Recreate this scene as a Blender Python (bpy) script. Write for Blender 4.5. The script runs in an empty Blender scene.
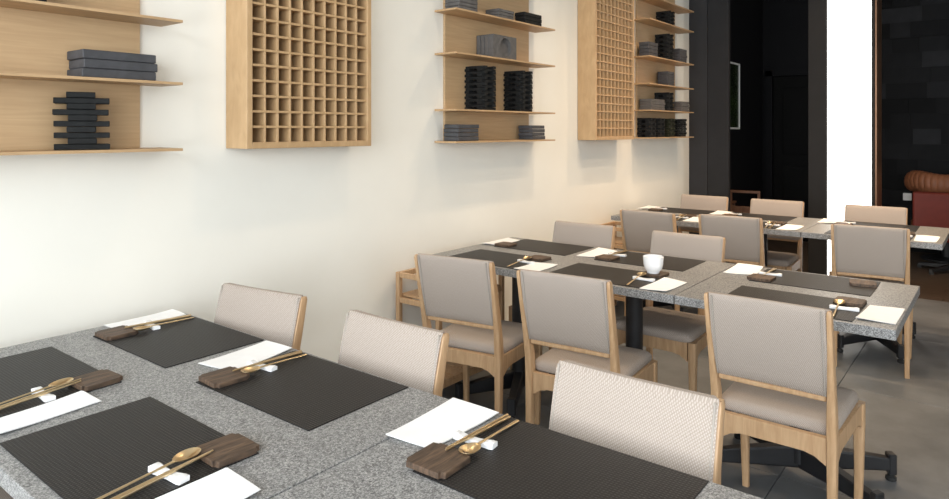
import bpy, bmesh, math, random
from mathutils import Vector, Matrix
random.seed(7)
sc = bpy.context.scene
C = sc.collection
R = math.radians

# ------------------------------------------------------------------ camera, light, exposure
cam_d = bpy.data.cameras.new('camera'); cam = bpy.data.objects.new('camera', cam_d); C.objects.link(cam)
cam.location = (0, 0, 1.41); cam.rotation_euler = (R(90), 0, R(38.29))
cam_d.sensor_width = 36; cam_d.lens = 671.2 / 949 * 36; cam_d.shift_y = -119.5 / 949; cam_d.clip_start = .02
sc.camera = cam
sc.view_settings.view_transform = 'Standard'; sc.view_settings.look = 'None'
sc.view_settings.gamma = 1; sc.view_settings.use_curve_mapping = False
sc.view_settings.exposure = 0.6
w = bpy.data.worlds.new('World'); sc.world = w; w.use_nodes = True
bg = w.node_tree.nodes['Background']; bg.inputs[0].default_value = (.85, .93, 1, 1); bg.inputs[1].default_value = 1.0

def area(name, loc, rot, sx, sy, power, col, spread=180):
    d = bpy.data.lights.new(name, 'AREA'); d.shape = 'RECTANGLE'; d.size = sx; d.size_y = sy
    d.energy = power; d.color = col; d.spread = R(spread)
    o = bpy.data.objects.new(name, d); C.objects.link(o); o.location = loc; o.rotation_euler = rot
    return o
# daylight entering through the window wall behind the camera and the windows of the right wall
area('window_daylight', (0.2, -2.06, 1.75), (R(90), 0, 0), 5.0, 2.3, 170, (.90, .96, 1))
area('side_window_daylight', (3.40, 0.2, 1.8), (0, R(90), 0), 2.0, 3.0, 30, (.95, .98, 1))

# ------------------------------------------------------------------ materials
def nt(name):
    m = bpy.data.materials.new(name); m.use_nodes = True
    n = m.node_tree.nodes; b = n['Principled BSDF']
    return m, n, m.node_tree.links, b
def ramp(n, stops):
    r = n.new('ShaderNodeValToRGB'); e = r.color_ramp.elements
    while len(e) < len(stops): e.new(.5)
    for q, (p, c) in zip(e, stops): q.position = p; q.color = (*c, 1)
    return r
def coords(n, l, scale=(1, 1, 1), kind='Object'):
    t = n.new('ShaderNodeTexCoord'); m = n.new('ShaderNodeMapping'); m.inputs['Scale'].default_value = scale
    l.new(t.outputs[kind], m.inputs[0]); return m
def plain(name, col, rough=.5, metal=0, var=.06, scale=8, bump=0, spec=.5):
    m, n, l, b = nt(name); mp = coords(n, l)
    t = n.new('ShaderNodeTexNoise'); t.inputs['Scale'].default_value = scale; t.inputs['Detail'].default_value = 4
    l.new(mp.outputs[0], t.inputs['Vector'])
    r = ramp(n, [(.3, [c * (1 - var) for c in col]), (.7, [min(1, c * (1 + var)) for c in col])])
    l.new(t.outputs['Fac'], r.inputs[0]); l.new(r.outputs[0], b.inputs['Base Color'])
    b.inputs['Roughness'].default_value = rough; b.inputs['Metallic'].default_value = metal; b.inputs['Specular IOR Level'].default_value = spec
    if bump:
        bp = n.new('ShaderNodeBump'); bp.inputs['Strength'].default_value = bump; bp.inputs['Distance'].default_value = .002
        l.new(t.outputs['Fac'], bp.inputs['Height']); l.new(bp.outputs[0], b.inputs['Normal'])
    return m
def wood(name, c1, c2, grain=(1, 1, 14), scale=9, rough=.5, bump=.1):
    m, n, l, b = nt(name); mp = coords(n, l, grain)
    t = n.new('ShaderNodeTexNoise'); t.inputs['Scale'].default_value = scale; t.inputs['Detail'].default_value = 6; t.inputs['Distortion'].default_value = .6
    l.new(mp.outputs[0], t.inputs['Vector'])
    r = ramp(n, [(.3, c1), (.72, c2)])
    l.new(t.outputs['Fac'], r.inputs[0]); l.new(r.outputs[0], b.inputs['Base Color']); b.inputs['Roughness'].default_value = rough
    bp = n.new('ShaderNodeBump'); bp.inputs['Strength'].default_value = bump; bp.inputs['Distance'].default_value = .002
    l.new(t.outputs['Fac'], bp.inputs['Height']); l.new(bp.outputs[0], b.inputs['Normal'])
    return m
def weave(name, c1, c2, period, rough=.9, bump=.4, diag=False, spec=.3):
    """two crossed wave textures give over/under threads"""
    m, n, l, b = nt(name); mp = coords(n, l)
    s = 1 / period * (2 * math.pi / 20)
    outs = []
    if diag:
        sp = n.new('ShaderNodeSeparateXYZ'); l.new(mp.outputs[0], sp.inputs[0])
        ad0 = n.new('ShaderNodeMath'); ad0.operation = 'ADD'; l.new(sp.outputs[1], ad0.inputs[0]); l.new(sp.outputs[2], ad0.inputs[1])
        cb = n.new('ShaderNodeCombineXYZ'); l.new(sp.outputs[0], cb.inputs[0]); l.new(ad0.outputs[0], cb.inputs[1])
        rt = n.new('ShaderNodeMapping'); rt.inputs['Rotation'].default_value = (0, 0, R(32)); l.new(cb.outputs[0], rt.inputs[0]); mp = rt
    for ax in ('X', 'Y'):
        v = n.new('ShaderNodeTexWave'); v.bands_direction = ax; v.inputs['Scale'].default_value = s; v.inputs['Distortion'].default_value = .6; v.inputs['Detail Scale'].default_value = 3
        l.new(mp.outputs[0], v.inputs['Vector']); outs.append(v)
    mul = n.new('ShaderNodeMath'); mul.operation = 'MULTIPLY'
    l.new(outs[0].outputs['Fac'], mul.inputs[0]); l.new(outs[1].outputs['Fac'], mul.inputs[1])
    ns = n.new('ShaderNodeTexNoise'); ns.inputs['Scale'].default_value = 260; ns.inputs['Detail'].default_value = 2
    l.new(mp.outputs[0], ns.inputs['Vector'])
    ad = n.new('ShaderNodeMath'); ad.operation = 'MULTIPLY_ADD'; ad.inputs[1].default_value = .62 if diag else .45
    l.new(ns.outputs['Fac'], ad.inputs[0]); l.new(mul.outputs[0], ad.inputs[2])
    r = ramp(n, [(.15, c1), (.85 if diag else .75, c2)]); l.new(ad.outputs[0], r.inputs[0]); l.new(r.outputs[0], b.inputs['Base Color'])
    b.inputs['Roughness'].default_value = rough; b.inputs['Specular IOR Level'].default_value = spec
    bp = n.new('ShaderNodeBump'); bp.inputs['Strength'].default_value = bump; bp.inputs['Distance'].default_value = .0015
    l.new(ad.outputs[0], bp.inputs['Height']); l.new(bp.outputs[0], b.inputs['Normal'])
    return m
def granite(name):
    m, n, l, b = nt(name); mp = coords(n, l)
    v = n.new('ShaderNodeTexVoronoi'); v.inputs['Scale'].default_value = 430; l.new(mp.outputs[0], v.inputs['Vector'])
    t = n.new('ShaderNodeTexNoise'); t.inputs['Scale'].default_value = 150; t.inputs['Detail'].default_value = 3; l.new(mp.outputs[0], t.inputs['Vector'])
    bw = n.new('ShaderNodeRGBToBW'); l.new(v.outputs['Color'], bw.inputs[0])
    mx = n.new('ShaderNodeMath'); mx.operation = 'ADD'; l.new(bw.outputs[0], mx.inputs[0]); l.new(t.outputs['Fac'], mx.inputs[1])
    hf = n.new('ShaderNodeMath'); hf.operation = 'MULTIPLY'; hf.inputs[1].default_value = .5; l.new(mx.outputs[0], hf.inputs[0])
    r = ramp(n, [(.25, (.06, .06, .062)), (.48, (.20, .20, .20)), (.72, (.45, .445, .435))])
    l.new(hf.outputs[0], r.inputs[0]); l.new(r.outputs[0], b.inputs['Base Color']); b.inputs['Roughness'].default_value = .42
    return m
def concrete(name):
    m, n, l, b = nt(name); mp = coords(n, l)
    a = n.new('ShaderNodeTexNoise'); a.inputs['Scale'].default_value = 2.2; a.inputs['Detail'].default_value = 8; a.inputs['Roughness'].default_value = .65
    l.new(mp.outputs[0], a.inputs['Vector'])
    r = ramp(n, [(.3, (.092, .098, .104)), (.7, (.175, .184, .193))]); l.new(a.outputs['Fac'], r.inputs[0]); l.new(r.outputs[0], b.inputs['Base Color'])
    b.inputs['Roughness'].default_value = .45
    return m
def emit(name, col, s):
    m, n, l, b = nt(name); b.inputs['Base Color'].default_value = (*col, 1)
    b.inputs['Emission Color'].default_value = (*col, 1); b.inputs['Emission Strength'].default_value = s
    return m

M = {}
M['plaster'] = plain('plaster_white', (.88, .852, .775), .7, var=.015, scale=3)
M['ceiling'] = plain('ceiling_white', (.55, .54, .52), .8, var=.01)
M['oak'] = wood('oak_pale', (.47, .30, .145), (.60, .40, .21), (1, 14, 1.2) , 5)          # panel: grain along the panel height varied over y
M['oak_shelf'] = wood('oak_shelf', (.42, .265, .135), (.54, .355, .19), (14, 1.2, 14), 5)
M['oak_slat'] = wood('oak_slat', (.45, .285, .14), (.54, .355, .188), (6, 6, 2), 5)
M['oak_panel'] = wood('oak_panel', (.47, .31, .165), (.545, .37, .205), (2, 1, 22), 4)
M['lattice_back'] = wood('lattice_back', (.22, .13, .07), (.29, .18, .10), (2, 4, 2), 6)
M['ash'] = wood('chair_ash', (.43, .26, .135), (.57, .375, .215), (9, 9, 1), 9, .42)
M['fabric'] = weave('chair_fabric', (.30, .25, .21), (.48, .41, .36), .0046, .95, .3, True)
M['piping'] = plain('piping_fabric', (.36, .32, .28), .9)
M['granite'] = granite('granite_grey')
M['mat'] = weave('placemat_weave', (.005, .005, .005), (.034, .031, .030), .0075, .5, .5, spec=.3)
M['black'] = plain('black_powder_coat', (.018, .018, .02), .4)
M['rubber'] = plain('black_rubber', (.02, .02, .02), .8)
M['gold'] = plain('brushed_gold', (.72, .56, .34), .33, 1, .05, 60)
M['ceramic'] = plain('white_ceramic', (.86, .86, .87), .15, var=.01)
M['paper'] = plain('napkin_paper', (.90, .90, .90), .9, var=.02, scale=30, bump=.15)
M['dark_wood'] = wood('coaster_dark_wood', (.035, .022, .014), (.14, .085, .052), (11, 1.2, 3), 14, .6, .5)
M['slate'] = plain('charcoal_slab', (.055, .055, .06), .75, var=.2, scale=30, bump=.3)
M['slate_light'] = plain('grey_slab', (.10, .095, .092), .75, var=.2, scale=30, bump=.3)
M['charcoal'] = plain('charcoal_block', (.009, .0094, .0094), .8, spec=.3, var=.3, scale=40, bump=.3)
M['green_black'] = plain('olive_black_block', (.018, .019, .009), .8, spec=.3, var=.3, scale=40, bump=.3)
M['concrete'] = concrete('floor_concrete')
M['grout'] = plain('grout_grey', (.10, .10, .098), .9)
M['plank'] = wood('dark_plank', (.035, .023, .015), (.075, .052, .035), (1.2, 12, 2), 6, .5)
M['dark_wall'] = plain('dark_wall_paint', (.005, .005, .0062), .7, var=.1, spec=.15)
M['dark_panel'] = plain('dark_grey_panel', (.034, .033, .035), .6, var=.05, spec=.2)
M['dark_panel_b'] = plain('dark_grey_panel_second', (.024, .0235, .025), .6, var=.05, spec=.2)
M['frame_grey'] = plain('column_grey', (.022, .021, .021), .6, spec=.2)
M['copper'] = plain('copper_trim', (.22, .12, .07), .35, .6)
M['glow'] = emit('lit_white_panel', (1, .985, .94), 2.0)
M['door'] = plain('black_door', (.004, .004, .004), .7, spec=.1)
M['art'] = plain('dark_green_print', (.012, .022, .006), .25, var=.9, scale=5)
M['white'] = plain('white_frame', (.75, .75, .74), .4)
M['red'] = plain('red_leather', (.105, .015, .009), .55, spec=.25, var=.08, scale=20, bump=.1)
M['brown_leather'] = plain('brown_leather', (.20, .075, .035), .5, spec=.3, var=.12, scale=25, bump=.1)
M['walnut'] = wood('walnut_chair', (.10, .045, .022), (.18, .085, .045), (9, 9, 1), 9)
for i, c in enumerate((.004, .007, .010, .014, .020)):
    M['tile%d' % i] = plain('wall_block_%d' % i, (c, c, c * 1.1), .75, var=.15, spec=.15)

# ------------------------------------------------------------------ helpers
def mesh(name, bm, mat, smooth=False):
    me = bpy.data.meshes.new(name)
    bmesh.ops.recalc_face_normals(bm, faces=bm.faces)
    if smooth:
        for f in bm.faces: f.smooth = True
    bm.to_mesh(me); bm.free(); me.materials.append(M[mat] if isinstance(mat, str) else mat)
    if smooth: me.set_sharp_from_angle(angle=R(38))
    return me
def obj(name, me, parent=None, loc=(0, 0, 0), rot=(0, 0, 0)):
    o = bpy.data.objects.new(name, me); C.objects.link(o); o.location = loc; o.rotation_euler = rot
    if parent: o.parent = parent
    return o
def tag(o, label, cat, group=None):
    o['label'] = label; o['category'] = cat
    if group: o['group'] = group
    return o
def thing(name, label, cat, loc=(0, 0, 0), rz=0, group=None):
    return tag(obj(name, None, None, loc, (0, 0, rz)), label, cat, group)
def struct(o): o['kind'] = 'structure'; return o
def copy_tree(o, parent=None):
    c = o.copy(); C.objects.link(c); c.parent = parent
    for ch in list(o.children): copy_tree(ch, c)
    return c
def box(bm, x0, x1, y0, y1, z0, z1, bev=0, seg=1):
    vs = [bm.verts.new(p) for p in ((x0, y0, z0), (x1, y0, z0), (x1, y1, z0), (x0, y1, z0), (x0, y0, z1), (x1, y0, z1), (x1, y1, z1), (x0, y1, z1))]
    fs = [bm.faces.new([vs[i] for i in q]) for q in ((3, 2, 1, 0), (4, 5, 6, 7), (0, 1, 5, 4), (1, 2, 6, 5), (2, 3, 7, 6), (3, 0, 4, 7))]
    if bev:
        es = list({e for f in fs for e in f.edges})
        bmesh.ops.bevel(bm, geom=es, offset=bev, segments=seg, affect='EDGES', profile=.6)
def bxm(name, x0, x1, y0, y1, z0, z1, mat, bev=0, seg=1, smooth=False):
    bm = bmesh.new(); box(bm, x0, x1, y0, y1, z0, z1, bev, seg); return mesh(name, bm, mat, smooth)
def loft(bm, rings, close=True):
    """skin a list of equal-length vertex rings"""
    rs = [[bm.verts.new(p) for p in r] for r in rings]
    k = len(rs[0])
    for a, b in zip(rs, rs[1:]):
        for i in range(k): bm.faces.new((a[i], a[(i + 1) % k], b[(i + 1) % k], b[i]))
    if close: bm.faces.new(rs[0][::-1]); bm.faces.new(rs[-1])
    return rs
def rrect(cx, cy, hx, hy, r, z, n=3, f=None):
    pts = []
    for (sx, sy, a0) in ((1, 1, 0), (-1, 1, 90), (-1, -1, 180), (1, -1, 270)):
        for i in range(n + 1):
            a = R(a0 + 90 * i / n)
            p = (cx + sx * (hx - r) + r * math.cos(a), cy + sy * (hy - r) + r * math.sin(a), z)
            pts.append(f(p) if f else p)
    return pts
def lathe(bm, prof, n=24, cx=0, cy=0):
    rings = [[(cx + r * math.cos(2 * math.pi * i / n), cy + r * math.sin(2 * math.pi * i / n), z) for i in range(n)] for r, z in prof]
    loft(bm, rings)
def prism(bm, pts, z0, z1):
    a = [bm.verts.new((x, y, z0)) for x, y in pts]; b = [bm.verts.new((x, y, z1)) for x, y in pts]; k = len(pts)
    bm.faces.new(a[::-1]); bm.faces.new(b)
    for i in range(k): bm.faces.new((a[i], a[(i + 1) % k], b[(i + 1) % k], b[i]))

# ------------------------------------------------------------------ room shell
XW, XR, YF, YB, YA, ZC = -2.5, 3.5, -2.2, 9.3, 6.663, 3.3
floor = struct(obj('floor', bxm('floor', XW - .1, XR + .1, YF - .1, YB + .1, -.1, -.012, 'grout')))
# concrete tiles (joints at x=-0.72 and y=4.15, 1.23 m module)
TS = 1.23
xs = [x for x in [-.72 + TS * i for i in range(-3, 5)]]
ys = [4.15 + TS * i for i in range(-7, 4)]
def clip_iv(a, b, lo, hi): return max(a, lo), min(b, hi)
for x in xs:
    for y in ys:
        x0, x1 = clip_iv(x, x + TS, XW, XR); y0, y1 = clip_iv(y, y + TS, YF, 6.72)
        if x1 - x0 < .05 or y1 - y0 < .05: continue
        obj('floor_tile', bxm('floor_tile', x0 + .0015, x1 - .0015, y0 + .0015, y1 - .0015, -.014, 0, 'concrete', .001), floor)
y = 6.72; k = 0
while y < YB:
    y1 = min(y + .125, YB); xj = (-.4, .6, -1.2)[k % 3]
    for x0, x1 in ((XW, xj), (xj, XR)):
        obj('floor_plank', bxm('floor_plank', x0 + .001, x1 - .001, y + .001, y1 - .001, -.014, 0, 'plank', .001), floor)
    y = y1; k += 1
struct(obj('ceiling', bxm('ceiling', XW - .1, XR + .1, YF - .1, YB + .1, ZC, ZC + .1, 'ceiling')))
struct(obj('wall_left', bxm('wall_left', XW - .12, XW, YF, YA, 0, ZC, 'plaster')))
struct(obj('wall_left_alcove', bxm('wall_left_alcove', XW - .12, XW, YA, YB, 0, ZC, 'dark_wall')))
# right wall with a window opening
def wall_open(name, axis, pos, th, a0, a1, openings, mat):
    bm = bmesh.new()
    def b(p0, p1, z0, z1):
        if p1 - p0 < 1e-4 or z1 - z0 < 1e-4: return
        lo, hi = min(pos, pos + th), max(pos, pos + th)
        if axis == 'x': box(bm, lo, hi, p0, p1, z0, z1)
        else: box(bm, p0, p1, lo, hi, z0, z1)
    cur = a0
    for (p0, p1, z0, z1) in openings:
        b(cur, p0, 0, ZC); b(p0, p1, 0, z0); b(p0, p1, z1, ZC); cur = p1
    b(cur, a1, 0, ZC)
    return struct(obj(name, mesh(name, bm, mat)))
wall_open('wall_right', 'x', XR, .12, YF, YB, [(-1.4, 1.8, .75, 2.85)], 'plaster')
wall_open('wall_front', 'y', YF, -.12, XW - .12, XR + .12, [(-2.4, 2.8, .5, 2.95)], 'plaster')
m_, n_, l_, b_ = nt('window_glass'); b_.inputs['Transmission Weight'].default_value = 1; b_.inputs['Roughness'].default_value = 0; b_.inputs['IOR'].default_value = 1.02
M['glass'] = m_
def window(name, axis, pos, p0, p1, z0, z1, nm):
    bm = bmesh.new(); t = .05
    def b(a0, a1, c0, c1):
        if axis == 'x': box(bm, pos, pos + .06, a0, a1, c0, c1)
        else: box(bm, a0, a1, pos - .06, pos, c0, c1)
    b(p0, p1, z0, z0 + t); b(p0, p1, z1 - t, z1); b(p0, p0 + t, z0 + t, z1 - t); b(p1 - t, p1, z0 + t, z1 - t)
    for i in range(1, nm):
        c = p0 + (p1 - p0) * i / nm; b(c - t / 2, c + t / 2, z0 + t, z1 - t)
    o = struct(obj(name, mesh(name, bm, 'black')))
    for i in range(nm):
        a = p0 + (p1 - p0) * i / nm + .026; c = p0 + (p1 - p0) * (i + 1) / nm - .026
        if axis == 'x': g = bxm('pane', pos + .025, pos + .031, a, c, z0 + t, z1 - t, 'glass')
        else: g = bxm('pane', a, c, pos - .031, pos - .025, z0 + t, z1 - t, 'glass')
        obj('pane', g, o)
window('window_1', 'y', YF - .02, -2.4, 2.8, .5, 2.95, 4)
window('window_2', 'x', XR + .02, -1.4, 1.8, .75, 2.85, 4)
# back wall: plain dark part with a door, block-clad part to the right of the light panel
wb = struct(obj('wall_back', bxm('wall_back', XW - .12, XR + .12, YB, YB + .12, 0, ZC, 'dark_wall')))
zz = 0; row = 0
bw_, bh_ = .27, .178
blocks = {}
for i in range(5):
    for k, wd in enumerate((.27, .405, .2)):
        for j, dp in enumerate((.018, .032)):
            blocks[i, k, j] = bxm('wall_block', 0, wd - .0008, -dp, 0, 0, bh_ - .0008, 'tile%d' % i)
while zz < ZC - .01:
    x = -1.62 - (row % 3) * .09
    while x < .75:
        k = random.choice((0, 0, 1, 2)); i = random.choice((0, 0, 1, 1, 2, 2, 3, 4))
        obj('wall_block', blocks[i, k, random.randint(0, 1)], wb, (x, YB, zz)); x += (.27, .405, .2)[k]
    zz += bh_; row += 1
d = struct(obj('door_1', bxm('door_1', -2.36, -1.56, YB - .04, YB, 0, 2.1, 'door', .004)))
for (a, b2, z0, z1) in ((-2.45, -2.37, 0, 2.18), (-1.55, -1.47, 0, 2.18), (-2.45, -1.47, 2.11, 2.19)):
    obj('door_frame', bxm('door_frame', a, b2, YB - .06, YB, z0, z1, 'dark_wall'), d)
for (z0, z1) in ((.2, .95), (1.1, 1.95)):
    obj('door_panel', bxm('door_panel', -2.24, -1.68, YB - .05, YB - .04, z0, z1, 'door', .004), d)
bm = bmesh.new(); box(bm, -1.67, -1.64, YB - .075, YB - .05, .95, 1.10, .004); obj('door_handle', mesh('door_handle', bm, 'frame_grey'), d)
# dark pilaster that ends the white wall
pil = struct(obj('wall_pilaster', bxm('wall_pilaster', XW, -2.315, YA, YA + .06, 0, ZC, 'dark_panel')))
obj('panel', bxm('panel', -2.312, -2.11, YA + .004, YA + .06, 0, ZC, 'dark_panel_b', .002), pil)
# tall lit panel in its dark column
lp = thing('light_column', 'tall glowing white light panel set in a dark grey column', 'light panel', (-1.17, 7.0, 0))
obj('side_post', bxm('side_post', -.30, -.141, 0, .3, 0, ZC, 'frame_grey', .003), lp)
obj('diffuser', bxm('diffuser', -.138, .222, .03, .28, 0, ZC - .002, 'glow'), lp)['label'] = 'glowing white panel'
obj('edge_frame', bxm('edge_frame', .225, .250, 0, .3, 0, ZC, 'frame_grey', .003), lp)
obj('copper_strip', bxm('copper_strip', .252, .268, .0, .3, 0, ZC, 'copper', .002), lp)
# ------------------------------------------------------------------ ceiling downlights (warm)
bm = bmesh.new(); lathe(bm, [(.045, .028), (.06, .028), (.06, 0), (.045, 0)], 20); ring_me = mesh('trim_ring', bm, 'white', True)
bm = bmesh.new(); lathe(bm, [(.044, .02), (.044, .008)], 20); lens_me = mesh('lens', bm, emit('lamp_lens', (1, .82, .6), 6))
DL = [(-1.5, 2.3, 28), (-1.5, 3.8, 50), (-1.5, 5.2, 75), (-.4, 3.6, 45), (-.4, 5.2, 80), (-1.0, 4.4, 70), (.7, 6.6, 50), (.7, 4.2, 30), (-1.3, 6.2, 45)]
for (x, y, p) in DL:
    t = thing('ceiling_downlight', 'round white recessed downlight in the white ceiling', 'downlight', (x, y, ZC - .028), 0, 'ceiling downlights')
    obj('trim_ring', ring_me, t); obj('lens', lens_me, t)
    dl = bpy.data.lights.new('downlight_lamp', 'SPOT'); dl.energy = p; dl.color = (1, .70, .43) if y > 5 else (1, .78, .54); dl.spot_size = R(125); dl.spot_blend = .9; dl.shadow_soft_size = .06
    lo = bpy.data.objects.new('downlight_lamp', dl); C.objects.link(lo); lo.location = (x, y, ZC - .04)

# ------------------------------------------------------------------ wall shelves
def shelf_unit(y0, levels, label):
    t = thing('wall_shelf_unit', label, 'wall shelf', (XW, y0, 1.34))
    obj('back_panel', bxm('back_panel', 0.0, .015, .085, .94, -.0, 1.41, 'oak_panel', .002), t)
    sm = bmesh.new()
    # thin board, chamfered underneath towards the free edges
    loft(sm, [[(.012, 0, -.005), (.17, 0, -.0055), (.17, 1.02, -.0055), (.012, 1.02, -.005)], [(.012, 0, .005), (.17, 0, .004), (.17, 1.02, .004), (.012, 1.02, .005)]])
    me = mesh('shelf_board', sm, 'oak_shelf')
    for z in levels: obj('shelf_board', me, t, (0, 0, z - 1.34))
    return t
L1 = [1.34, 1.578, 1.803, 2.04, 2.35, 2.6]; L2 = [1.344, 1.521, 1.832, 2.071, 2.31, 2.55]; L3 = [1.343, 1.577, 1.802, 2.033, 2.347, 2.54]
U1, U2, U3 = .231, 2.793, 5.32
shelf_unit(U1, L1, 'oak wall shelf unit holding a single crossed-bar tower under three long slabs')
shelf_unit(U2, L2, 'oak wall shelf unit holding twin charcoal towers, between the two lattice boxes')
shelf_unit(U3, L3, 'oak wall shelf unit crowded with dark stacks beside the dark pilaster')

def lattice(y0, y1, label):
    t = thing('lattice_box', label, 'lattice', (XW + .003, y0, 1.335)); Wd = y1 - y0; D = .15; Hh = 1.415; f = .026
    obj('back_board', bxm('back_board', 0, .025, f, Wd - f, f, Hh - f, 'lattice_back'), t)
    for a, b in ((0, f), (Wd - f, Wd)): obj('side_board', bxm('side_board', 0, D, a, b, 0, Hh, 'oak_slat', .0015), t)
    for a, b in ((0, f), (Hh - f, Hh)): obj('end_board', bxm('end_board', 0, D, f, Wd - f, a, b, 'oak_slat', .0015), t)
    n = 10; s = (Wd - 2 * f) / n; hw = .0048
    v = bxm('upright_slat', .025, D - .006, -hw, hw, f, Hh - f, 'oak_slat', .0008); h = bxm('cross_slat', .025, D - .0045, f, Wd - f, -hw, hw, 'oak_slat', .0008)
    for i in range(1, n): obj('upright_slat', v, t, (0, f + s * i, 0))
    m = round((Hh - 2 * f) / s); p = (Hh - 2 * f) / m
    for i in range(1, m): obj('cross_slat', h, t, (0, 0, f + p * i))
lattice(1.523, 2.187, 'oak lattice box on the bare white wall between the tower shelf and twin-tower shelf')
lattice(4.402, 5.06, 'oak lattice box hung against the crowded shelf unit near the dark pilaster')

# slabs in stacks: every slab is a thing
def slab_stack(x0, x1, y0, y1, z, n, th, mat, where, group):
    me = bxm('stone_slab', -(x1 - x0) / 2, (x1 - x0) / 2, -(y1 - y0) / 2, (y1 - y0) / 2, 0, th - .0015, mat, .0025)
    for i in range(n):
        pos = 'top' if i == n - 1 else ('bottom' if i == 0 else ('middle' if n == 3 else ('second lowest' if i == 1 else ('second highest' if i == n - 2 else 'middle'))))
        o = obj('stone_slab', me, None, ((x0 + x1) / 2 + random.uniform(-.002, .002), (y0 + y1) / 2 + random.uniform(-.003, .003), z + i * th + .0002), (0, 0, R(random.uniform(-1, 1))))
        tag(o, f'{pos} slab of {where}', 'slab', group)
S = .0055
A = 'single-tower shelf unit'; B = 'twin-tower shelf unit'; D3 = 'crowded shelf unit'
slab_stack(-2.485, -2.36, .928, 1.171, L1[1] + S, 3, .031, 'slate', 'the long three-slab charcoal stack, ' + A, 'long charcoal slabs')
slab_stack(-2.48, -2.36, .62, .823, L1[2] + S, 3, .03, 'charcoal', 'the black stack above the long slabs, ' + A, 'black slabs')
slab_stack(-2.459, -2.35, 2.848, 3.009, L2[3] + S, 4, .021, 'slate_light', 'the four-slab grey stack beside a lower stack, ' + B, 'grey slabs on the upper board')
slab_stack(-2.451, -2.35, 3.207, 3.366, L2[3] + S, 3, .019, 'slate_light', 'the grey stack between two stacks, ' + B, 'grey slabs on the upper board')
slab_stack(-2.426, -2.35, 3.486, 3.682, L2[3] + S, 3, .025, 'charcoal', 'the black stack on the upper board, ' + B, 'black slabs')
slab_stack(-2.455, -2.35, 2.831, 3.018, L2[0] + S, 4, .0232, 'slate', 'the wider four-slab stack on the lowest board, ' + B, 'charcoal slabs on the lowest board')
slab_stack(-2.455, -2.35, 3.565, 3.718, L2[0] + S, 4, .0228, 'slate', 'the narrower four-slab stack on the lowest board, ' + B, 'charcoal slabs on the lowest board')
slab_stack(-2.45, -2.36, 5.372, 5.56, L3[3] + S, 4, .031, 'slate', 'the thick stack next to a tower, ' + D3, 'slabs of the crowded unit')
slab_stack(-2.437, -2.36, 6.063, 6.238, L3[3] + S, 5, .026, 'slate', 'the five-slab stack under the highest tower, ' + D3, 'slabs of the crowded unit')
slab_stack(-2.46, -2.36, 5.781, 5.93, L3[2] + S, 5, .026, 'slate', 'the lone five-slab stack in mid board, ' + D3, 'slabs of the crowded unit')
slab_stack(-2.47, -2.36, 5.42, 5.713, L3[1] + S, 4, .024, 'slate_light', 'the wide low grey stack, ' + D3, 'slabs of the crowded unit')
slab_stack(-2.437, -2.36, 6.1, 6.30, L3[1] + S, 4, .024, 'slate_light', 'the grey stack next to the dark pilaster, ' + D3, 'slabs of the crowded unit')
# standing trays with a round recess in the outer one
for i, x in enumerate((-2.478, -2.447, -2.416, -2.385)):
    bm = bmesh.new()
    if i < 3: box(bm, 0, .0285, 0, .238, 0, .137, .002)
    else:
        N = 32; cy, cz = .125, .068
        def circ(r, x_): return [(x_, cy + r * math.cos(2 * math.pi * q / N), cz + r * math.sin(2 * math.pi * q / N)) for q in range(N)]
        def sq(x_):
            o_ = []
            for q in range(N):
                c, s_ = math.cos(2 * math.pi * q / N), math.sin(2 * math.pi * q / N); k = max(abs(c), abs(s_))
                o_.append((x_, cy + (c / k) * (.238 - cy if c > 0 else cy), cz + (s_ / k) * (.137 - cz if s_ > 0 else cz)))
            return o_
        loft(bm, [sq(0), sq(.033), circ(.056, .033), circ(.053, .012)])
    o = obj('stone_tray', mesh('stone_tray', bm, 'slate_light'), None, (x, 3.157, L2[2] + S))
    tag(o, ('grey tray with a round recess, standing on edge on the ' + B) if i == 3 else f'plain grey tray on edge, {("against the oak panel", "second from the oak panel", "behind the round-recess tray")[i]}, {B}', 'tray', 'trays standing on edge')

def tower(xc, yc, z, hgt, n, hx, hy, mat, label, flat=False, rz=0):
    """crossed layers of bars, log-cabin fashion (flat: one wide bar per layer)"""
    t = thing('block_tower', label, 'block tower', (xc, yc, z), R(rz), 'crossed block towers')
    h = hgt / n
    if flat:
        a = bxm('bar', -.04, .04, -hy, hy, 0, h - .0008, mat, .0015); b = bxm('bar', -.05, .05, -hy * .52, hy * .52, 0, h - .0008, mat, .0015)
        for i in range(n): obj('bar', (a, b)[i % 2], t, (0, random.uniform(-.003, .003), i * h), (0, 0, R(random.uniform(-2, 2))))
    else:
        bw = .017
        a = bxm('bar', -bw, bw, -hy, hy, 0, h - .0006, mat, .0012); b = bxm('bar', -hx, hx, -bw * .8, bw * .8, 0, h - .0006, mat, .0012)
        for i in range(n):
            for s_ in (-1, 1): obj('bar', (a, b)[i % 2], t, (s_ * (hx - .030) if i % 2 == 0 else 0, s_ * (hy - .029) if i % 2 else 0, i * h))
tower(-2.415, .945, L1[0] + S, .19, 10, .05, .080, 'charcoal', 'single black tower of crossed flat bars below the long slabs', True, -21)
tower(-2.418, 3.117, L2[1] + S, .256, 16, .076, .070, 'charcoal', 'tall charcoal twin tower of crossed bars, the one toward the bare-wall lattice box')
tower(-2.418, 3.507, L2[1] + S, .254, 16, .076, .070, 'charcoal', 'tall charcoal twin tower of crossed bars, the one toward the pilaster')
tower(-2.42, 5.86, L3[4] + S, .13, 8, .07, .07, 'charcoal', 'short black tower alone on the second highest board of the crowded shelf unit')
tower(-2.42, 5.84, L3[3] + S, .235, 12, .068, .07, 'charcoal', 'black tower between two slab stacks, tallest of the crowded shelf unit')
tower(-2.42, 5.83, L3[1] + S, .165, 8, .07, .07, 'charcoal', 'black tower behind the wide low grey stack, crowded shelf unit')
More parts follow.
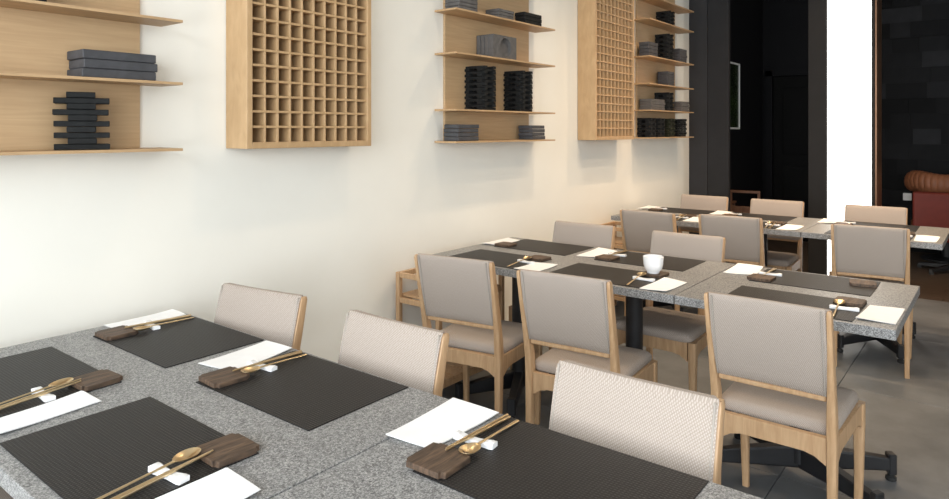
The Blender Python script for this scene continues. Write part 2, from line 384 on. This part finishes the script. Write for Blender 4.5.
for yc, mt, lb in ((5.46, 'charcoal', 'black tower on the lowest board, at the lattice end of four'), (5.655, 'charcoal', 'black tower on the lowest board beside the olive tower, lattice side'), (5.89, 'green_black', 'olive black tower among four on the lowest board of the crowded unit'), (6.17, 'charcoal', 'black tower on the lowest board, at the pilaster end of four')):
    tower(-2.42, yc, L3[0] + S, .165, 8, .064, .068, mt, lb)

# ------------------------------------------------------------------ tables
ROWY = {1: .468, 2: 2.595, 3: 4.72}; TD = .8
ROWN = {1: 'row below single tower', 2: 'row with the cup', 3: 'row by light column'}
DY = {(1, True): -.014, (1, False): -.003}
feet_x, feet_y = .285, .20
top_wall = bxm('tabletop', 0, 1.348, 0, TD, .715, .75, 'granite', .0025, 2); top_end = bxm('tabletop', 0, .753, 0, TD, .715, .75, 'granite', .0025, 2)
bm = bmesh.new(); lathe(bm, [(.04, .06), (.04, .70)], 24); ped_me = mesh('pedestal', bm, 'black', True)
plate_me = bxm('top_plate', -.17, .17, -.17, .17, .703, .715, 'black', .002)
Lr = math.hypot(feet_x, feet_y)
bm = bmesh.new()   # tapered base arm along +x, deeper at the hub
loft(bm, [rrect(0, 0, 1, 1, .2, 0, 1, lambda p, a=a: (a[0], p[0] * a[1], a[2] + p[1] * a[3])) for a in ((.0, .026, .085, .045), (Lr * .55, .022, .078, .034), (Lr, .018, .068, .024))])
arm_me = mesh('base_arm', bm, 'black')
bm = bmesh.new(); box(bm, Lr - .012, Lr + .018, -.021, .021, .028, .11, .004); foot_me = mesh('foot_block', bm, 'black')
bm = bmesh.new(); lathe(bm, [(.016, 0), (.02, .004), (.02, .016), (.012, .02), (.012, .03)], 14, Lr + .003, 0); lev_me = mesh('leveller', bm, 'rubber', True)
def table(row, wallunit):
    y = ROWY[row] + DY.get((row, wallunit), 0); x = -2.385 if wallunit else -1.033; wd = 1.348 if wallunit else .753
    t = thing('dining_table', ('long' if wallunit else 'square') + ' grey granite table on black base, ' + ('wall end of the ' if wallunit else 'aisle end of the ') + ROWN[row], 'table', (x, y, 0), 0, 'granite dining tables')
    obj('tabletop', top_wall if wallunit else top_end, t)['label'] = 'speckled grey granite top'
    turns = {(1, True): (64, 60), (1, False): (58,), (2, True): (62, 44), (2, False): (32,), (3, True): (60, 38), (3, False): (62,)}[row, wallunit]   # each base turned so that chair legs straddle its arms
    for px, ang in zip((wd / 2 - .33, wd / 2 + .33) if wallunit else (wd / 2,), turns):
        obj('top_plate', plate_me, t, (px, TD / 2 - .02, 0)); obj('pedestal', ped_me, t, (px, TD / 2 - .02, 0))
        for q, (sx, sy) in enumerate(((1, 1), (-1, 1), (-1, -1), (1, -1))):
            a = obj('base_arm', arm_me, t, (px, TD / 2 - .02, 0), (0, 0, math.atan2(sy * math.sin(R(ang)), sx * math.cos(R(ang)))))
            f = obj('foot_block', foot_me, a); obj('leveller', lev_me, a)
for r in (1, 2, 3):
    for wu in (True, False): table(r, wu)

# ------------------------------------------------------------------ chairs (front towards +y, rear legs at y=0)
def chair_proto():
    t = obj('dining_chair', None)
    HW = .195; FY = .382
    # rear legs / back posts
    for s in (-1, 1):
        bm = bmesh.new(); st = []
        for (yy, z, hx, hy, ox) in ((-.012, 0, .0125, .014, 0), (-.004, .25, .0145, .018, 0), (0, .42, .016, .022, 0), (-.006, .50, .015, .021, 0), (-.03, .62, .011, .0195, .003), (-.058, .74, .0085, .0175, .0055), (-.082, .843, .0075, .0145, .0065), (-.084, .853, .0055, .010, .0065)):
            st.append(rrect(s * (HW - .013 + ox), yy, hx, hy, min(hx, hy) * .55, z, 2))
        loft(bm, st); obj('rear_leg', mesh('rear_leg', bm, 'ash', True), t)
        bm = bmesh.new()
        loft(bm, [rrect(s * (HW + .004 - .004 * (z < .1)), FY, hx, hx, hx * .55, z, 2) for z, hx in ((0, .0125), (.2, .0155), (.36, .019), (.43, .019))])
        obj('front_leg', mesh('front_leg', bm, 'ash', True), t)
    # rails with arched undersides
    def rail(p0, p1, th, name):
        bm = bmesh.new(); N = 10; d = Vector(p1) - Vector(p0); L = d.length; u = d / L; nrm = Vector((-u.y, u.x, 0)); rings = []
        for i in range(N + 1):
            q = i / N; e = min(q, 1 - q) * L; low = .372 - .03 * max(0, 1 - e / .07) ** 2
            c = Vector(p0) + d * q
            rings.append([tuple(c + nrm * th + Vector((0, 0, low))), tuple(c + nrm * th + Vector((0, 0, .43))), tuple(c - nrm * th + Vector((0, 0, .43))), tuple(c - nrm * th + Vector((0, 0, low)))])
        loft(bm, rings); return mesh(name, bm, 'ash')
    obj('rear_rail', rail((-HW + .03, 0, 0), (HW - .03, 0, 0), .011, 'rear_rail'), t)
    obj('front_rail', rail((-HW + .018, FY + .003, 0), (HW - .018, FY + .003, 0), .011, 'front_rail'), t)
    for s in (-1, 1): obj('side_rail', rail((s * (HW - .012), .02, 0), (s * (HW + .004), FY - .013, 0), .011, 'side_rail'), t)
    # upholstered seat
    bm = bmesh.new()
    def seat_ring(ins, z):
        def f(p):
            x, yy, z_ = p; k = (yy + .01) / .415
            return (x * (.955 + .06 * k), yy, z_ - .006 * (1 - abs(x) / .2) * (z_ > .45))
        pts = []
        for (sx, sy, a0) in ((1, 1, 0), (-1, 1, 90), (-1, -1, 180), (1, -1, 270)):
            r = .035
            for i in range(5):
                a = R(a0 + 22.5 * i)
                pts.append(f((sx * (.196 - ins - r) + r * math.cos(a), .2 + sy * (.205 - ins - r) + r * math.sin(a) + (.0 if sy > 0 else .022), z)))
        return pts
    loft(bm, [seat_ring(.006, .428), seat_ring(.0, .437), seat_ring(.0, .452), seat_ring(.006, .464), seat_ring(.02, .471), seat_ring(.06, .474)])
    obj('seat', mesh('seat', bm, 'fabric', True), t)['label'] = 'upholstered beige seat'
    # back: wood rail under a padded panel, tilted with the posts
    def tilt(z): return -.03 + (z - .62) * (-.058 + .03) / .12 if z < .74 else -.058 + (z - .74) * (-.024) / .103
    bm = bmesh.new()
    HB = HW - .0165; HF = HW - .0035
    def back_ring(z, hy, inset=0):
        return [(x, tilt(z) + s_, z) for x, s_ in ((-HB + inset, -hy * .8), (-HB * .5, -hy * 1.05 + .006), (0, -hy * 1.08 + .009), (HB * .5, -hy * 1.05 + .006), (HB - inset, -hy * .8), (HF - inset, hy + .0045), (HF * .5, hy + .008), (0, hy + .0095), (-HF * .5, hy + .008), (-HF + inset, hy + .0045))]
    zs = [(.566, .008), (.573, .0135), (.60, .0165), (.68, .0175), (.74, .0175), (.80, .017), (.835, .0155), (.85, .0125), (.857, .006)]
    loft(bm, [back_ring(z, hy, .002 if i in (0, len(zs) - 1) else 0) for i, (z, hy) in enumerate(zs)])
    bk = obj('backrest', mesh('backrest', bm, 'fabric', True), t); bk['label'] = 'upholstered beige backrest'
    for s in (-1, 1):
        for ff in (-1, 1):
            bm = bmesh.new(); rings = []
            for z in (.572, .65, .70, .75, .80, .845, .853):
                c = (s * (HB - .011 if ff < 0 else HF - .007), tilt(z) + (-.0155 if ff < 0 else .0212), z); rings.append([(c[0] + .0026 * math.cos(a), c[1] + .0026 * math.sin(a), z) for a in (0, 1.05, 2.1, 3.14, 4.2, 5.25)])
            loft(bm, rings); obj('piping', mesh('piping', bm, 'piping', True), bk)
    bm = bmesh.new(); box(bm, -HB + .01, HB - .01, tilt(.56) - .012, tilt(.56) + .012, .551, .567, .003); obj('back_rail', mesh('back_rail', bm, 'ash'), t)
    return t
proto = chair_proto(); first = [True]
CH = [  # x, y of the back's top, rotation, side, label
    (-2.024, 1.378, 180 + 8.5, 'wall seat, alcove side', 1), (-1.388, 1.39, 180, 'middle seat, alcove side', 1), (-.648, 1.40, 180, 'aisle seat, alcove side', 1),
    (-1.97, .22, 0, 'wall seat, side away from alcove', 1),
    (-1.878, 2.228, 9.5, 'wall seat, side away from alcove', 2), (-1.325, 2.22, 5.5, 'middle seat, side away from alcove', 2), (-.61, 2.292, 0, 'aisle seat, side away from alcove', 2),
    (-1.955, 3.53, 180 + 1, 'wall seat, alcove side', 2), (-1.325, 3.515, 180, 'middle seat, alcove side', 2),
    (-1.905, 4.30, 0, 'wall seat, side away from alcove', 3), (-1.385, 4.40, 5, 'middle seat, side away from alcove', 3), (-.608, 4.43, 6, 'aisle seat, side away from alcove', 3),
    (-1.985, 5.645, 180, 'wall seat, alcove side', 3), (-1.41, 5.645, 180, 'middle seat, alcove side', 3), (-.735, 5.645, 180, 'aisle seat, alcove side', 3)]
for (x, yt, rz, seat, row) in CH:
    c = proto if first[0] else copy_tree(proto); first[0] = False
    a = R(rz); c.rotation_euler = (0, 0, a); v = Matrix.Rotation(a, 3, 'Z') @ Vector((0, .084, 0)); c.location = (x + v.x, yt + v.y, 0)
    tag(c, f'beige fabric ash wood chair at {seat}, {ROWN[row]}', 'chair', 'dining chairs at the granite tables')

# ------------------------------------------------------------------ place settings
ZT = .75; MT = .0022
mat_me = bxm('placemat', 0, .462, 0, .316, 0, MT, 'mat')
def coaster_mesh():
    bm = bmesh.new(); a, n = .05, .011
    pts = [(-a, -a + n), (-a + n * .8, -a + n), (-a + n * .8, -a), (a - n * 1.3, -a), (a - n * 1.3, -a + n * .6), (a, -a + n * .6), (a, a - n), (a - n * .7, a - n), (a - n * .7, a), (-a + n, a), (-a + n, a - n * .8), (-a, a - n * .8)]
    prism(bm, pts, 0, .012)
    bmesh.ops.bevel(bm, geom=[e for e in bm.edges], offset=.0012, segments=1, affect='EDGES')
    return mesh('coaster', bm, 'dark_wood')
coaster_me = coaster_mesh()
bm = bmesh.new()   # cutlery rest, saddle-shaped bar
rings = []
for i in range(13):
    q = i / 12; x = -.048 + .096 * q; hz = .0085 + .0055 * abs(2 * q - 1) ** 2; wy = .0135 - .003 * math.sin(math.pi * q); e = .8 if i in (0, 12) else 1
    rings.append([(x, -wy * e, .001), (x, wy * e, .001), (x, wy * e, hz - .003), (x, wy * .7 * e, hz * e), (x, -wy * .7 * e, hz * e), (x, -wy * e, hz - .003)])
loft(bm, rings); rest_me = mesh('cutlery_rest', bm, 'ceramic', True)
bm = bmesh.new()   # chopstick along +y from handle (y=0) to tip
loft(bm, [rrect(0, 0, h_, h_, h_ * .5, 0, 2, lambda p, y=y: (p[0], y, p[1])) for y, h_ in ((0, .0031), (.12, .0028), (.232, .0015))])
stick_me = mesh('chopstick', bm, 'gold', True)
def spoon_parts():
    bm = bmesh.new(); rings = []
    for y, wx, wz in ((0, .0045, .0016), (.01, .0048, .0016), (.08, .0032, .002), (.14, .003, .0022), (.165, .004, .002)):
        rings.append([(wx * math.cos(a), y, wz * math.sin(a)) for a in [2 * math.pi * i / 10 for i in range(10)]])
    loft(bm, rings); hd = mesh('handle', bm, 'gold', True)
    bm = bmesh.new(); N, K = 20, 5
    def pt(k, i, dz):
        rr = k / K; a = 2 * math.pi * i / N; tp = 1 + .12 * math.sin(a)
        return (.0195 * rr * math.cos(a) * tp, .190 + .029 * rr * math.sin(a), -.0085 * (1 - rr ** 2) + dz + .002)
    for dz, top in ((0, True), (-.0014, False)):
        c = bm.verts.new(pt(0, 0, dz)); prev = None
        for k in range(1, K + 1):
            rg = [bm.verts.new(pt(k, i, dz)) for i in range(N)]
            for i in range(N):
                if prev is None: bm.faces.new((c, rg[i], rg[(i + 1) % N]))
                else: bm.faces.new((prev[i], rg[i], rg[(i + 1) % N], prev[(i + 1) % N]))
            prev = rg
        if top: rim = prev
        else:
            for i in range(N): bm.faces.new((rim[i], prev[i], prev[(i + 1) % N], rim[(i + 1) % N]))
    return hd, mesh('bowl', bm, 'gold', True)
handle_me, bowl_me = spoon_parts()
def napkin(q, z, label, bend=.006):
    """q: four corners a-b-c-d (world xy); folded paper, two plies with a slight lift"""
    ox = sum(p[0] for p in q) / 4; oy = sum(p[1] for p in q) / 4
    bm = bmesh.new(); N = 10; ph = random.uniform(0, 6)
    def at(u, v, ply):
        x = (q[0][0] * (1 - v) + q[3][0] * v) * (1 - u) + (q[1][0] * (1 - v) + q[2][0] * v) * u
        y = (q[0][1] * (1 - v) + q[3][1] * v) * (1 - u) + (q[1][1] * (1 - v) + q[2][1] * v) * u
        h = .0012 + bend * (.5 + .5 * math.sin(ph + 3.1 * u + 2.2 * v)) * (.25 + abs(2 * u - 1) ** 2) * .8
        return (x - ox, y - oy, h + ply)
    for lo_, hi_ in ((0, .0007), (.0016, .0024)):
        g = [[[bm.verts.new(at(i / N * (.985 if lo_ else 1), j / N, p)) for j in range(N + 1)] for i in range(N + 1)] for p in (lo_, hi_)]
        for s in (0, 1):
            for i in range(N):
                for j in range(N): bm.faces.new((g[s][i][j], g[s][i + 1][j], g[s][i + 1][j + 1], g[s][i][j + 1]))
        for i in range(N):
            bm.faces.new((g[0][i][0], g[0][i + 1][0], g[1][i + 1][0], g[1][i][0])); bm.faces.new((g[0][i][N], g[0][i + 1][N], g[1][i + 1][N], g[1][i][N]))
            bm.faces.new((g[0][0][i], g[0][0][i + 1], g[1][0][i + 1], g[1][0][i])); bm.faces.new((g[0][N][i], g[0][N][i + 1], g[1][N][i + 1], g[1][N][i]))
    tag(obj('paper_napkin', mesh('paper_napkin', bm, 'paper', True), None, (ox, oy, z - .001)), label, 'napkin', 'folded paper napkins')
def setting(row, seat, far, rx, quad=None, sticks=True, spoon=True, rest=True, jit=1.0, rot=0, mo=.024, sh=0):
    """rx: x of the mat edge at the diner's right hand; local a = right hand, b = away from the diner"""
    y0 = ROWY[row] + TD - mo if far else ROWY[row] + .02
    sg = -1 if far else 1; base = math.pi if far else 0
    cr, sr = math.cos(R(rot)), math.sin(R(rot))
    def W(a, b): a, b = a * cr - b * sr, a * sr + b * cr; return (rx + sg * a, y0 + sg * b)
    where = f'{seat}, {"alcove side" if far else "side away from alcove"}, {ROWN[row]}'
    rj = lambda s: random.uniform(-s, s) * jit
    p = W(-.462, 0); tag(obj('placemat', mat_me, None, (*p, ZT + .0003), (0, 0, base + R(rot + rj(.6)))), 'black woven placemat at ' + where, 'placemat', 'woven placemats')
    z = ZT + MT + .0004
    p = W(sh - .046 + rj(.005), .268 + rj(.008)); tag(obj('coaster', coaster_me, None, (*p, z), (0, 0, base + R(rj(6)))), 'dark wood notched coaster at ' + where, 'coaster', 'wooden coasters')
    if rest: 
        p = W(sh - .05, .152); tag(obj('cutlery_rest', rest_me, None, (*p, z), (0, 0, base + R(rj(8)))), 'white ceramic cutlery rest at ' + where, 'cutlery rest', 'cutlery rests')
    tl = math.atan2(.0075, .13)
    if sticks:
        for k, (a, tw) in enumerate(((-.028, 4), (-.038, 3.2))):
            p = W(sh + a, .004 + .006 * k); tag(obj('chopstick', stick_me, None, (*p, z + .0034), (tl, 0, base + R(tw + rj(1.5)))), ('gold chopstick nearer the napkin at ', 'gold chopstick farther from napkin at ')[k] + where, 'chopstick', 'gold chopsticks')
    if spoon:
        p = W(sh - .062, .012); t = thing('spoon', 'gold metal spoon at ' + where, 'spoon', (*p, z + .003), 0, 'gold spoons'); t.rotation_euler = (tl, 0, base + R(5 + rj(2)))
        obj('handle', handle_me, t); obj('bowl', bowl_me, t)
    if quad is None: quad = [W(a + rj(.006), b + rj(.008)) for a, b in ((.012, .235), (.012, 0), (.13, .002), (.13, .24))]
    napkin(quad, ZT + .001, 'white folded paper napkin at ' + where)
setting(1, 'wall seat', True, -2.285, [(-2.379, 1.0), (-2.38, 1.24), (-2.278, 1.235), (-2.272, 1.011)])
setting(1, 'middle seat', True, -1.66, [(-1.775, .997), (-1.802, 1.24), (-1.675, 1.24), (-1.645, 1.032)])
setting(1, 'aisle seat', True, -.897, [(-1.042, 1.012), (-1.061, 1.262), (-.916, 1.252), (-.927, 1.032)], mo=.008, sh=.026)
setting(1, 'wall seat', False, -1.81, [(-1.794, .49), (-1.81, .711), (-1.719, .718), (-1.695, .49)])
setting(1, 'middle seat', False, -1.195, [(-1.187, .49), (-1.187, .728), (-1.059, .716), (-1.06, .485)])
setting(2, 'wall seat', True, -2.27, [(-2.366, 3.06), (-2.378, 3.345), (-2.261, 3.30), (-2.257, 3.084)], False, False, False)
setting(2, 'middle seat', True, -1.64, [(-1.76, 3.09), (-1.768, 3.355), (-1.642, 3.33), (-1.644, 3.098)], spoon=False)
setting(2, 'aisle seat', True, -.882, [(-1.019, 3.142), (-1.025, 3.385), (-.906, 3.385), (-.881, 3.17)], spoon=False)
setting(2, 'wall seat', False, -1.81, [(-1.817, 2.60), (-1.828, 2.81), (-1.70, 2.808), (-1.70, 2.61)], sticks=False)
setting(2, 'middle seat', False, -1.19, [(-1.19, 2.61), (-1.181, 2.855), (-1.071, 2.836), (-1.075, 2.614)], sticks=False)
setting(2, 'aisle seat', False, -.41, [(-.407, 2.657), (-.396, 2.9), (-.285, 2.895), (-.289, 2.666)], sticks=False)
setting(3, 'wall seat', True, -2.29, sticks=False, spoon=False); setting(3, 'middle seat', True, -1.69, sticks=False, spoon=False); setting(3, 'aisle seat', True, -.915, sticks=False, spoon=False)
setting(3, 'wall seat', False, -1.84); setting(3, 'middle seat', False, -1.2); setting(3, 'aisle seat', False, -.44, sticks=False, spoon=False)
# spare coaster lying on the mat where no chair stands
tag(obj('coaster', coaster_me, None, (-.472, 3.262, ZT + MT + .0004), (0, 0, R(8))), 'dark wood coaster alone on the placemat where no chair stands', 'coaster', 'wooden coasters')
# cup
bm = bmesh.new()
lathe(bm, [(.001, .004), (.022, .004), (.024, 0), (.027, 0), (.029, .008), (.038, .022), (.0435, .045), (.0455, .075), (.0462, .086), (.0447, .0875), (.043, .084), (.0415, .05), (.034, .022), (.02, .012), (.001, .011)], 32)
cx, cy = -1.19 - .046 - .01, ROWY[2] + .02 + .268
bmesh.ops.scale(bm, vec=(1, 1, .85), verts=bm.verts)
tag(obj('tea_cup', mesh('tea_cup', bm, 'ceramic', True), None, (cx, cy, ZT + MT + .0128)), 'white handleless ceramic cup standing on a wooden coaster', 'cup')

# ------------------------------------------------------------------ low wooden racks beside the wall
def rack(y0, where, L_=.55):
    t = thing('bag_rack', 'low open oak rack against the wall beside ' + where, 'rack', (-2.475, y0, 0), 0, 'low wall racks'); W_, p = .30, .026
    for x in (0, W_ - p):
        for y in (0, L_ - p): obj('post', bxm('post', x, x + p, y, y + p, 0, .675, 'ash', .002), t)
    for z in (.649, .52, .13):
        for y in (0, L_ - p): obj('end_rail', bxm('end_rail', p, W_ - p, y + .003, y + p - .003, z, z + .026, 'ash', .0015), t)
        for x in (0, W_ - p): obj('side_rail', bxm('side_rail', x + .003, x + p - .003, p, L_ - p, z, z + .026, 'ash', .0015), t)
    for z in (.546, .156):
        n = 5; sw = (L_ - .01) / n
        for i in range(n): obj('slat', bxm('slat', .004, W_ - .004, .03 + i * (L_ - .06) / n + .004, .03 + (i + 1) * (L_ - .06) / n - .004, z, z + .012, 'ash', .001), t)
rack(2.475, 'the table row with the cup'); rack(4.62, 'the table row by the light column', .33)

# ------------------------------------------------------------------ things in the dark back area
pc = thing('wall_picture', 'white-framed dark green picture on the black alcove wall', 'picture', (XW, 7.5, 1.42))
obj('print', bxm('print', .004, .012, .02, .74, .02, .76, 'art'), pc)
for a in ((0, .76, 0, .02), (0, .76, .76, .78), (0, .02, .02, .76), (.74, .76, .02, .76)): obj('frame_bar', bxm('frame_bar', 0, .022, *a, 'white', .002), pc)
def wooden_armchair():
    t = thing('wooden_armchair', 'small brown wooden armchair in the dark alcove', 'chair', (-2.16, 7.35, 0), R(8))
    for s in (-1, 1):
        obj('rear_leg', bxm('rear_leg', s * .14 - .014, s * .14 + .014, 0, .03, 0, .74, 'walnut', .003), t)
        obj('front_leg', bxm('front_leg', s * .16 - .014, s * .16 + .014, .3, .33, 0, .60, 'walnut', .003), t)
        obj('armrest', bxm('armrest', s * .155 - .02, s * .155 + .02, .03, .36, .60, .622, 'walnut', .004), t)
        obj('side_rail', bxm('side_rail', s * .14 - .009, s * .14 + .009, .03, .30, .36, .40, 'walnut', .002), t)
    obj('top_rail', bxm('top_rail', -.154, .154, 0, .03, .74, .768, 'walnut', .004), t)
    obj('back_panel', bxm('back_panel', -.126, .126, .008, .02, .45, .60, 'walnut', .003), t)
    obj('seat', bxm('seat', -.15, .15, .03, .34, .40, .44, 'walnut', .008, 2), t)
wooden_armchair()
def red_chair():
    t = thing('swivel_armchair', 'red leather armchair on a black star base', 'armchair', (-.385, 7.95, 0), R(0))
    def pad(name, x0, x1, y0, y1, z0, z1, r=.03): obj(name, bxm(name, x0, x1, y0, y1, z0, z1, 'red', r, 3, True), t)
    pad('backrest', -.33, .33, -.06, .06, .32, .80); pad('seat', -.27, .27, .065, .52, .32, .46)
    for s in (-1, 1): pad('armrest', s * .305 - .035, s * .305 + .035, .065, .50, .30, .60)
    obj('column', (lambda b: (lathe(b, [(.03, .06), (.03, .32)], 16), mesh('column', b, 'black', True))[1])(bmesh.new()), t, (0, .22, 0))
    bm = bmesh.new(); loft(bm, [rrect(0, 0, 1, 1, .3, 0, 1, lambda p, a=a: (a[0], p[0] * a[1], a[2] + p[1] * a[3])) for a in ((0, .03, .06, .03), (.32, .02, .035, .015))]); am = mesh('base_arm', bm, 'black')
    bm = bmesh.new(); lathe(bm, [(.022, 0), (.022, .03), (.012, .045)], 12, .31, 0); fm = mesh('glide', bm, 'rubber', True)
    for k in range(5):
        a = obj('base_arm', am, t, (0, .22, 0), (0, 0, R(72 * k + 20))); obj('glide', fm, a)
red_chair()
def tufted_chair():
    t = thing('tufted_armchair', 'brown leather round armchair with vertical channels behind the red chair', 'armchair', (-.49, 8.84, 0), 0)
    bm = bmesh.new(); rings = []; NA = 132; K = 14     # padded horseshoe back, ribbed by vertical channels
    for q in range(NA + 1):
        f = q / NA; a = R(165 + 210 * f); rib = .90 + .10 * abs(math.sin(math.pi * 22 * f)) ** .6
        e = math.sqrt(max(.0, 1 - (abs(2 * f - 1)) ** 14)) * .95 + .05
        rad = .31; cz = .845 + .014 * math.cos(4 * math.pi * (f - .5) + math.pi)
        ring = []
        for k in range(K):
            b = 2 * math.pi * k / K; dr = .085 * rib * e * math.cos(b); dz = .115 * (rib * .3 + .7) * e * math.sin(b)
            ring.append(((rad + dr) * math.cos(a), .05 + (rad + dr) * math.sin(a), cz + dz))
        rings.append(ring)
    loft(bm, rings); obj('backrest', mesh('backrest', bm, 'brown_leather', True), t)
    bm = bmesh.new(); lathe(bm, [(.26, .42), (.30, .42), (.315, .78), (.275, .78)], 32, 0, .05); obj('back_shell', mesh('back_shell', bm, 'brown_leather', True), t)
    bm = bmesh.new(); lathe(bm, [(.001, .24), (.30, .24), (.33, .27), (.33, .40), (.30, .44), (.001, .455)], 28); obj('seat', mesh('seat', bm, 'brown_leather', True), t, (0, .05, 0))
    bm = bmesh.new(); lathe(bm, [(.001, 0), (.24, 0), (.24, .02), (.05, .04), (.05, .24), (.001, .24)], 24); obj('pedestal', mesh('pedestal', bm, 'black', True), t, (0, .05, 0))
tufted_chair()
so = thing('wall_socket', 'white socket plate on the dark block wall beside the red chair', 'socket', (-.93, YB - .05, .59))
obj('plate', bxm('plate', 0, .085, -.0, .05, 0, .085, 'white', .004), so); obj('socket_face', bxm('socket_face', .018, .067, -.003, 0, .018, .067, 'white', .002), so)
